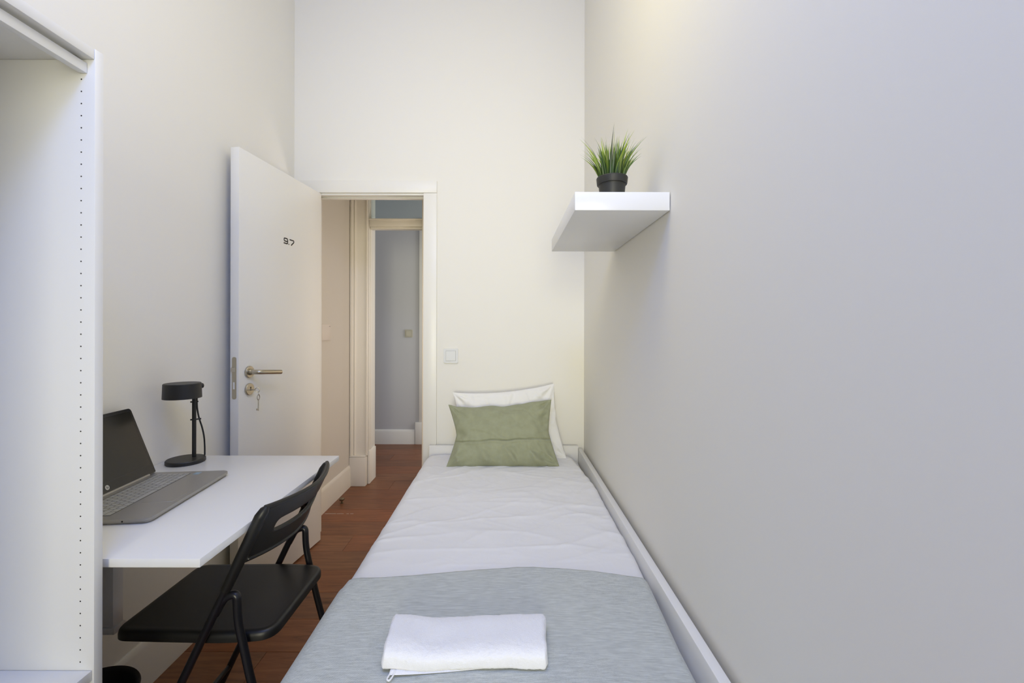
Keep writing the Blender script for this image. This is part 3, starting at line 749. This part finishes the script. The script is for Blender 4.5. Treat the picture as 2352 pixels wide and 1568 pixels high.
# local x: along the length (away from camera), local y: towards the wall (screen side)
c1 = Vector((-0.903, 1.420)); c2 = Vector((-0.866, 1.056)); ex = (c1-c2).normalized(); ey = Vector((-ex.y, ex.x))
lap = thing('laptop', 'silver laptop open on the desk, screen dark', 'laptop', (c2.x, c2.y, DT), math.atan2(ex.y, ex.x))
LL, LD, LB = (c1-c2).length, 0.236, 0.0145
bm = bmesh.new(); poly = round_poly([(0, 0), (LL, 0), (LL, LD), (0, LD)], [0.022, 0.022, 0.008, 0.008], 8)
ft, fb = prism(bm, poly, 0.0015, LB)
bmesh.ops.bevel(bm, geom=list(ft.edges), offset=0.0012, segments=2, affect='EDGES')
bmesh.ops.bevel(bm, geom=[e for e in fb.edges], offset=0.006, segments=3, affect='EDGES')
base = finish('base', bm, M['alu'], lap)
bm = bmesh.new(); add_box(bm, 0.022, LL-0.022, 0.106, 0.208, LB-0.0004, LB+0.0002); finish('key_well', bm, M['well'], base)
# keys: six rows; row 0 nearest the user
kx0, kx1 = 0.024, LL-0.024; rowh = 0.0165
rows = [
    [1.25, 1.1, 1.1, 1.25, 5.3, 1.2, 1.2, 1, 1, 1, 2, 1],
    [2.1]+[1]*10+[2.3]+[1, 1, 1, 1],
    [1.75]+[1]*11+[1.9]+[1, 1, 1, 1],
    [1.5]+[1]*12+[1.4]+[1, 1, 1, 1],
    [1]*13+[2]+[1, 1, 1, 1],
    [1.05]*18]
kcache = {}
for ri, rw in enumerate(rows):
    tot = sum(rw); sc_ = (kx1-kx0)/tot; x = kx0; yy = 0.1085+ri*rowh; kh = rowh-0.0024
    if ri == 5: kh = rowh-0.0050
    for kw in rw:
        w_ = kw*sc_-0.0026; key_id = (round(w_, 5), ri == 5)
        if key_id not in kcache:
            bm = bmesh.new(); add_box(bm, -w_/2, w_/2, -kh/2, kh/2, 0, 0.0013, 0.0006, 1); o = finish('key', bm, M['key'], base, smooth=False); kcache[key_id] = o.data
        else:
            o = bpy.data.objects.new('key', kcache[key_id]); COL.objects.link(o); o.parent = base
        o.location = (x+kw*sc_/2, yy+kh/2, LB+0.0002); x += kw*sc_
bm = bmesh.new(); add_box(bm, 0.105, 0.215, 0.014, 0.090, LB-0.0004, LB+0.0003, 0.0003, 1); finish('touchpad', bm, M['alu'], base)
bm = bmesh.new(); add_box(bm, LL-0.034, LL-0.012, 0.078, 0.096, LB, LB+0.0003); finish('sticker', bm, M['sticker'], base, smooth=False)
bm = bmesh.new(); add_tube(bm, [(0.0008, 0.062, 0.0085), (-0.0003, 0.062, 0.0085)], 0.0022, 12); finish('audio_jack', bm, M['dark'], base)
bm = bmesh.new(); add_tube(bm, [(0.03, LD-0.010, LB+0.001), (LL-0.03, LD-0.010, LB+0.001)], 0.0045, 12); finish('hinge_bar', bm, M['alu'], base)
# lid, tilted back
lidm = Matrix.Translation((0, LD-0.012, LB+0.003)) @ Matrix.Rotation(-math.radians(20.5), 4, 'X')
bm = bmesh.new(); poly = round_poly([(0.001, 0), (LL-0.001, 0), (LL-0.001, 0.218), (0.001, 0.218)], [0.003, 0.003, 0.012, 0.012], 6)
prism(bm, poly, 0, 0.006)
bmesh.ops.transform(bm, matrix=lidm @ Matrix(((1, 0, 0, 0), (0, 0, 1, 0), (0, 1, 0, 0), (0, 0, 0, 1))), verts=bm.verts)
lid = finish('lid', bm, M['bezel'], lap)
bm = bmesh.new(); add_box(bm, 0.010, LL-0.010, -0.0004, 0.001, 0.030, 0.208); bmesh.ops.transform(bm, matrix=lidm, verts=bm.verts); finish('screen', bm, M['screen'], lid, smooth=False)
bm = bmesh.new()
mt = lidm @ Matrix.Translation((LL/2-0.003, 0, 0.0155)) @ Matrix.Rotation(PI/2, 4, 'X')
add_lathe(bm, [(0, 0), (0.0068, 0), (0.0068, 0.0006), (0, 0.0006)], 32, mtx=mt)
lg = finish('round_logo', bm, M['logo'], lid)
bm = bmesh.new()                                   # the two slanted letters h and p
strip(bm, [(-0.0012, 0.0052), (-0.0036, -0.0025)], 0.0009, y0=-0.0006, y1=-0.0008)
strip(bm, [(-0.0025, 0.0016), (-0.0010, 0.0018), (-0.0006, 0.0010), (-0.0017, -0.0025)], 0.0009, y0=-0.0006, y1=-0.0008)
strip(bm, [(0.0022, 0.0018), (-0.0002, -0.0054)], 0.0009, y0=-0.0006, y1=-0.0008)
strip(bm, [(0.0020, 0.0017), (0.0036, 0.0015), (0.0030, -0.0016), (0.0012, -0.0022)], 0.0009, y0=-0.0006, y1=-0.0008)
bmesh.ops.transform(bm, matrix=lidm @ Matrix.Translation((LL/2-0.003, 0, 0.0155)), verts=bm.verts)
finish('logo_letters', bm, M['bezel'], lg, smooth=False)

# ------------------------------------------------------------------ desk lamp
lmp = thing('desk_lamp', 'black desk lamp with a drum shade and round base, behind the laptop', 'lamp', (-1.145, 1.552, DT))
bm = bmesh.new(); add_lathe(bm, [(0, 0), (0.058, 0), (0.0600, 0.002), (0.0600, 0.011), (0.0575, 0.0140), (0, 0.0145)], 64); finish('base', bm, M['lamp_black'], lmp)
px, py = 0.014, 0.022
bm = bmesh.new(); add_tube(bm, [(px, py, 0.0135), (px, py, 0.262), (px, py-0.004, 0.280)], 0.0066, 20); pole = finish('pole', bm, M['lamp_black'], lmp)
scx, scy = 0.015, -0.037
bm = bmesh.new()
add_lathe(bm, [(0, 0.2865), (0.0535, 0.2865), (0.0553, 0.2845), (0.0570, 0.235), (0.0550, 0.235), (0.0530, 0.281), (0, 0.281)], 64, scx, scy)
shd = finish('lamp_shade', bm, M['lamp_black'], lmp)
bm = bmesh.new(); add_lathe(bm, [(0, 0.258), (0.018, 0.260), (0.024, 0.268), (0.016, 0.2805), (0, 0.2805)], 28, scx, scy); finish('bulb', bm, M['lampglass'], shd)
bm = bmesh.new(); mt = Matrix.Translation((scx+0.0275, scy+0.048, 0.2715)) @ Matrix.Rotation(math.radians(-32), 4, 'Z') @ Matrix.Rotation(-PI/2, 4, 'X'); add_lathe(bm, [(0, 0), (0.008, 0), (0.0090, 0.002), (0.0090, 0.008), (0.007, 0.0105), (0, 0.0105)], 24, mtx=mt); finish('knob', bm, M['lamp_black'], shd)
bm = bmesh.new(); add_tube(bm, smooth_path([(px+0.004, py+0.008, 0.232), (px+0.004, py+0.009, 0.195), (px+0.006, py+0.012, 0.165), (px+0.009, py+0.016, 0.142), (px+0.014, py+0.021, 0.115), (px+0.0185, py+0.025, 0.080), (px+0.0195, py+0.027, 0.045), (px+0.020, py+0.027, 0.0125)], 6), 0.0027, 10)
finish('cord', bm, M['lamp_black'], lmp)
for cz, ext in ((0.212, 0.001), (0.148, 0.008)):
    bm = bmesh.new(); add_tube(bm, [(px, py, cz-0.002), (px, py, cz+0.002)], 0.0078, 20)
    add_tube(bm, [(px-0.005, py-0.003, cz), (px-0.010, py-0.005, cz)], 0.0028, 8)
    add_tube(bm, [(px+0.004, py+0.005, cz), (px+0.008+ext*0.7, py+0.008+ext, cz)], 0.0028, 8)
    finish('cord_clip', bm, M['lamp_black'], pole)

# ------------------------------------------------------------------ waste bin
wb = thing('waste_bin', 'round black waste bin on the floor below the desk', 'bin', (-1.090, 1.116, 0))
bm = bmesh.new(); add_lathe(bm, [(0, 0.0), (0.090, 0.0), (0.095, 0.004), (0.112, 0.252), (0.117, 0.254), (0.118, 0.258), (0.116, 0.262), (0.111, 0.260), (0.107, 0.254), (0.091, 0.010), (0, 0.008)], 64)
finish('body', bm, M['bin'], wb)

# ------------------------------------------------------------------ folding chair (faces the desk, -X)
CH = (-0.765, 1.2475, 0)
chair = thing('folding_chair', 'black folding chair with slotted back, pulled up to the desk', 'chair', CH)
HY = 0.183                                           # tube planes
def tx(z): return -0.960+z*0.474-CH[0]              # long tube centre x at height z
PZ = 0.560
for s in (-1, 1):
    y = s*HY
    bm = bmesh.new(); add_tube(bm, fillet([(tx(0.006), y, 0.006), (tx(0.40), y, 0.40), (tx(0.62), y, 0.62), (tx(0.755), y, 0.755)], 0.05), 0.0098, 16)
    lg_ = finish('front_leg', bm, M['black_paint'], chair)
    bm = bmesh.new(); add_tube(bm, [(tx(0)-0.001, y, 0.0), (tx(0.03), y, 0.03)], 0.0120, 16); finish('foot_cap', bm, M['black_plastic'], lg_)
    # rear leg: hooks off the long tube above the seat and runs down and back
    yo = y*0.985
    xr = lambda z: -0.683+(PZ-z)*0.268-CH[0]
    pts = [(tx(PZ-0.045)+0.002, yo, PZ-0.045), (tx(PZ-0.006)+0.006, yo, PZ-0.003), (xr(PZ)+0.022, yo, PZ+0.006), (xr(PZ-0.06)+0.008, yo, PZ-0.06), (xr(0.35)+0.001, yo, 0.35), (xr(0.006), yo, 0.006)]
    bm = bmesh.new(); add_tube(bm, fillet(pts, 0.028, 8), 0.0098, 16)
    lg_ = finish('rear_leg', bm, M['black_paint'], chair)
    bm = bmesh.new(); add_tube(bm, [(xr(0), yo, 0.0), (xr(0.03), yo, 0.03)], 0.0120, 16); finish('foot_cap', bm, M['black_plastic'], lg_)
for z, f in ((0.11, tx), (0.13, lambda z: -0.683+(PZ-z)*0.268-CH[0])):
    bm = bmesh.new(); add_tube(bm, [(f(z), -HY*0.985, z), (f(z), HY*0.985, z)], 0.0075, 12); finish('cross_bar', bm, M['black_paint'], chair)
# seat: rounded panel with rolled-down lip
bm = bmesh.new(); sy = 0.168
outl = round_poly([(-0.225, -sy+0.008), (0.06, -sy-0.0), (0.180, -sy+0.012), (0.180, sy-0.012), (0.06, sy), (-0.225, sy-0.008)], [0.040, 0.05, 0.045, 0.045, 0.05, 0.040], 8)
levels = [(0.0, -0.006, 0.0), (0.0, 0.004, 0.0), (0.0, 0.011, 0.0015), (0.0, 0.0155, 0.005), (0.0, 0.017, 0.011), (0.0, 0.0165, 0.018), (0.0, 0.0160, 0.024)]
def inset(poly, d):
    n = len(poly); out = []
    cx = sum(p[0] for p in poly)/n; cy = sum(p[1] for p in poly)/n
    for i in range(n):
        a = Vector(poly[i-1]); c = Vector(poly[(i+1) % n]); t_ = (c-a).normalized(); nn = Vector((-t_.y, t_.x)); p = Vector(poly[i])+nn*d
        out.append(p)
    return out
rings = []
for _, z, d in levels: rings.append([bm.verts.new((p.x, p.y, 0.440+z)) for p in inset(outl, d)])
for a, c in zip(rings, rings[1:]):
    for k in range(len(a)): bm.faces.new((a[k], a[(k+1) % len(a)], c[(k+1) % len(a)], c[k]))
bm.faces.new(rings[-1]); bm.faces.new(rings[0])
finish('seat', bm, M['black_plastic'], chair, ang=50)
# backrest: curved plate with a slot, wrapped on both tubes
def bz(w, q): return 0.652+0.128*q
def back_pt(w, q):
    """w -1..1 across, q 0..1 bottom to top"""
    cw = math.cos(w*PI/2)
    z = 0.648+0.132*q
    zz = z-0.010*cw*(1-q)*1.0-0.004*cw*q
    x = tx(z)+0.046*max(0, cw)**0.85-0.004*(1-q)*cw
    return Vector((x, w*HY, zz))
bm = bmesh.new(); NA = 96
outer = []; inner = []
# outer boundary (w,q) superellipse-like rounded rectangle; inner slot
OP = round_poly([(-1.0, 0.0), (0, 0.0), (1.0, 0.0), (1.0, 1.0), (0, 1.0), (-1.0, 1.0)], [0.10, 0.2, 0.10, 0.22, 0.2, 0.22], 8)
def resample(poly, n, a0):
    # points by angle around (0, .5) in scaled space
    out = []
    P = [Vector(p) for p in poly]
    for k in range(n):
        a = a0+2*PI*k/n; d = Vector((math.cos(a)*2.0, math.sin(a)))
        best = None
        for i in range(len(P)):
            p = P[i]-Vector((0, 0.5)); q = P[(i+1) % len(P)]-Vector((0, 0.5)); e = q-p
            den = d.x*e.y-d.y*e.x
            if abs(den) < 1e-12: continue
            tt = (p.x*e.y-p.y*e.x)/den; uu = (p.x*d.y-p.y*d.x)/den
            if tt > 0 and -1e-6 <= uu <= 1+1e-6: best = d*tt+Vector((0, 0.5)); break
        out.append(best)
    return out
SP = round_poly([(-0.70, 0.385), (0, 0.385), (0.70, 0.385), (0.70, 0.64), (0, 0.64), (-0.70, 0.64)], [0.11, 0.2, 0.11, 0.11, 0.2, 0.11], 8)
# same ray angles for both outlines, denser in width
O_ = resample(OP, NA, 0.0); I_ = resample(SP, NA, 0.0)
NR = 6; grid = []
for r_ in range(NR+1):
    t_ = r_/NR; ring = []
    for k in range(NA):
        c = O_[k]*(1-t_)+I_[k]*t_
        ring.append(bm.verts.new(back_pt(c.x, c.y)))
    grid.append(ring)
for a, c in zip(grid, grid[1:]):
    for k in range(NA): bm.faces.new((a[k], a[(k+1) % NA], c[(k+1) % NA], c[k]))
br = finish('backrest', bm, M['black_plastic'], chair, ang=60)
md = br.modifiers.new('thickness', 'SOLIDIFY'); md.thickness = 0.011; md.offset = 0
md = br.modifiers.new('bevel', 'BEVEL'); md.width = 0.003; md.segments = 2; md.limit_method = 'ANGLE'; md.angle_limit = math.radians(50)
# rolled lower rim and the sleeves on the tubes
bm = bmesh.new(); add_tube(bm, [back_pt(-0.98+1.96*i/24, -0.02)+Vector((0.004, 0, 0)) for i in range(25)], 0.0062, 10); finish('lower_rim', bm, M['black_plastic'], br)
bm = bmesh.new(); add_tube(bm, [back_pt(-0.995+1.99*i/24, 0.975) for i in range(25)], 0.0066, 10); finish('upper_rim', bm, M['black_plastic'], br)
for s in (-1, 1):
    bm = bmesh.new(); y = s*HY
    add_tube(bm, [(tx(0.575), y, 0.575), (tx(0.582), y, 0.582), (tx(0.66), y, 0.66), (tx(0.755), y, 0.755), (tx(0.770)+0.002, y*0.99, 0.770), (tx(0.779)+0.004, y*0.975, 0.779)], [0.0112, 0.0122, 0.0135, 0.0140, 0.0115, 0.005], 18)
    sl_ = finish('sleeve', bm, M['black_plastic'], br)
    bm = bmesh.new()                               # web that widens from the sleeve into the plate below
    n = 10; A = []
    for i in range(n+1):
        t_ = i/n; z = 0.600+0.060*t_
        wd = 0.004+0.055*t_**1.7
        A.append([bm.verts.new((tx(z)+dx_, y-s*q, z)) for dx_ in (-0.005, 0.005) for q in (0.0, wd)])
    for a, c in zip(A, A[1:]):
        for p_, q_ in ((0, 1), (1, 3), (3, 2), (2, 0)): bm.faces.new((a[p_], a[q_], c[q_], c[p_]))
    bm.faces.new(A[0]); bm.faces.new((A[-1][0], A[-1][1], A[-1][3], A[-1][2]))
    finish('web', bm, M['black_plastic'], sl_)
    bm = bmesh.new(); add_tube(bm, [(tx(0.648)+0.016, y-s*0.012, 0.645), (tx(0.648)+0.0115, y-s*0.012, 0.647)], 0.0028, 10); finish('screw', bm, M['chrome'], sl_)

# ------------------------------------------------------------------ unseen pendant bodies added at the warm and fill lights
for (lx_, ly_, lz_, lab) in ((-0.20, 1.0, 2.5, 'unseen pendant body added at the warm light over the bed'), (-0.15, -0.1, 2.8, 'unseen pendant body added at the blue fill light nearest the window')):
    cl = thing('unseen_pendant', lab, 'lamp', (lx_, ly_, lz_+0.27))
    bm = bmesh.new(); hh = H-lz_-0.27
    add_lathe(bm, [(0, hh), (0.05, hh), (0.05, hh-0.015), (0.006, hh-0.03), (0.006, 0.06), (0.02, 0.05), (0.02, 0.0), (0, 0.0)], 24); finish('cord_and_socket', bm, M['trim'], cl)
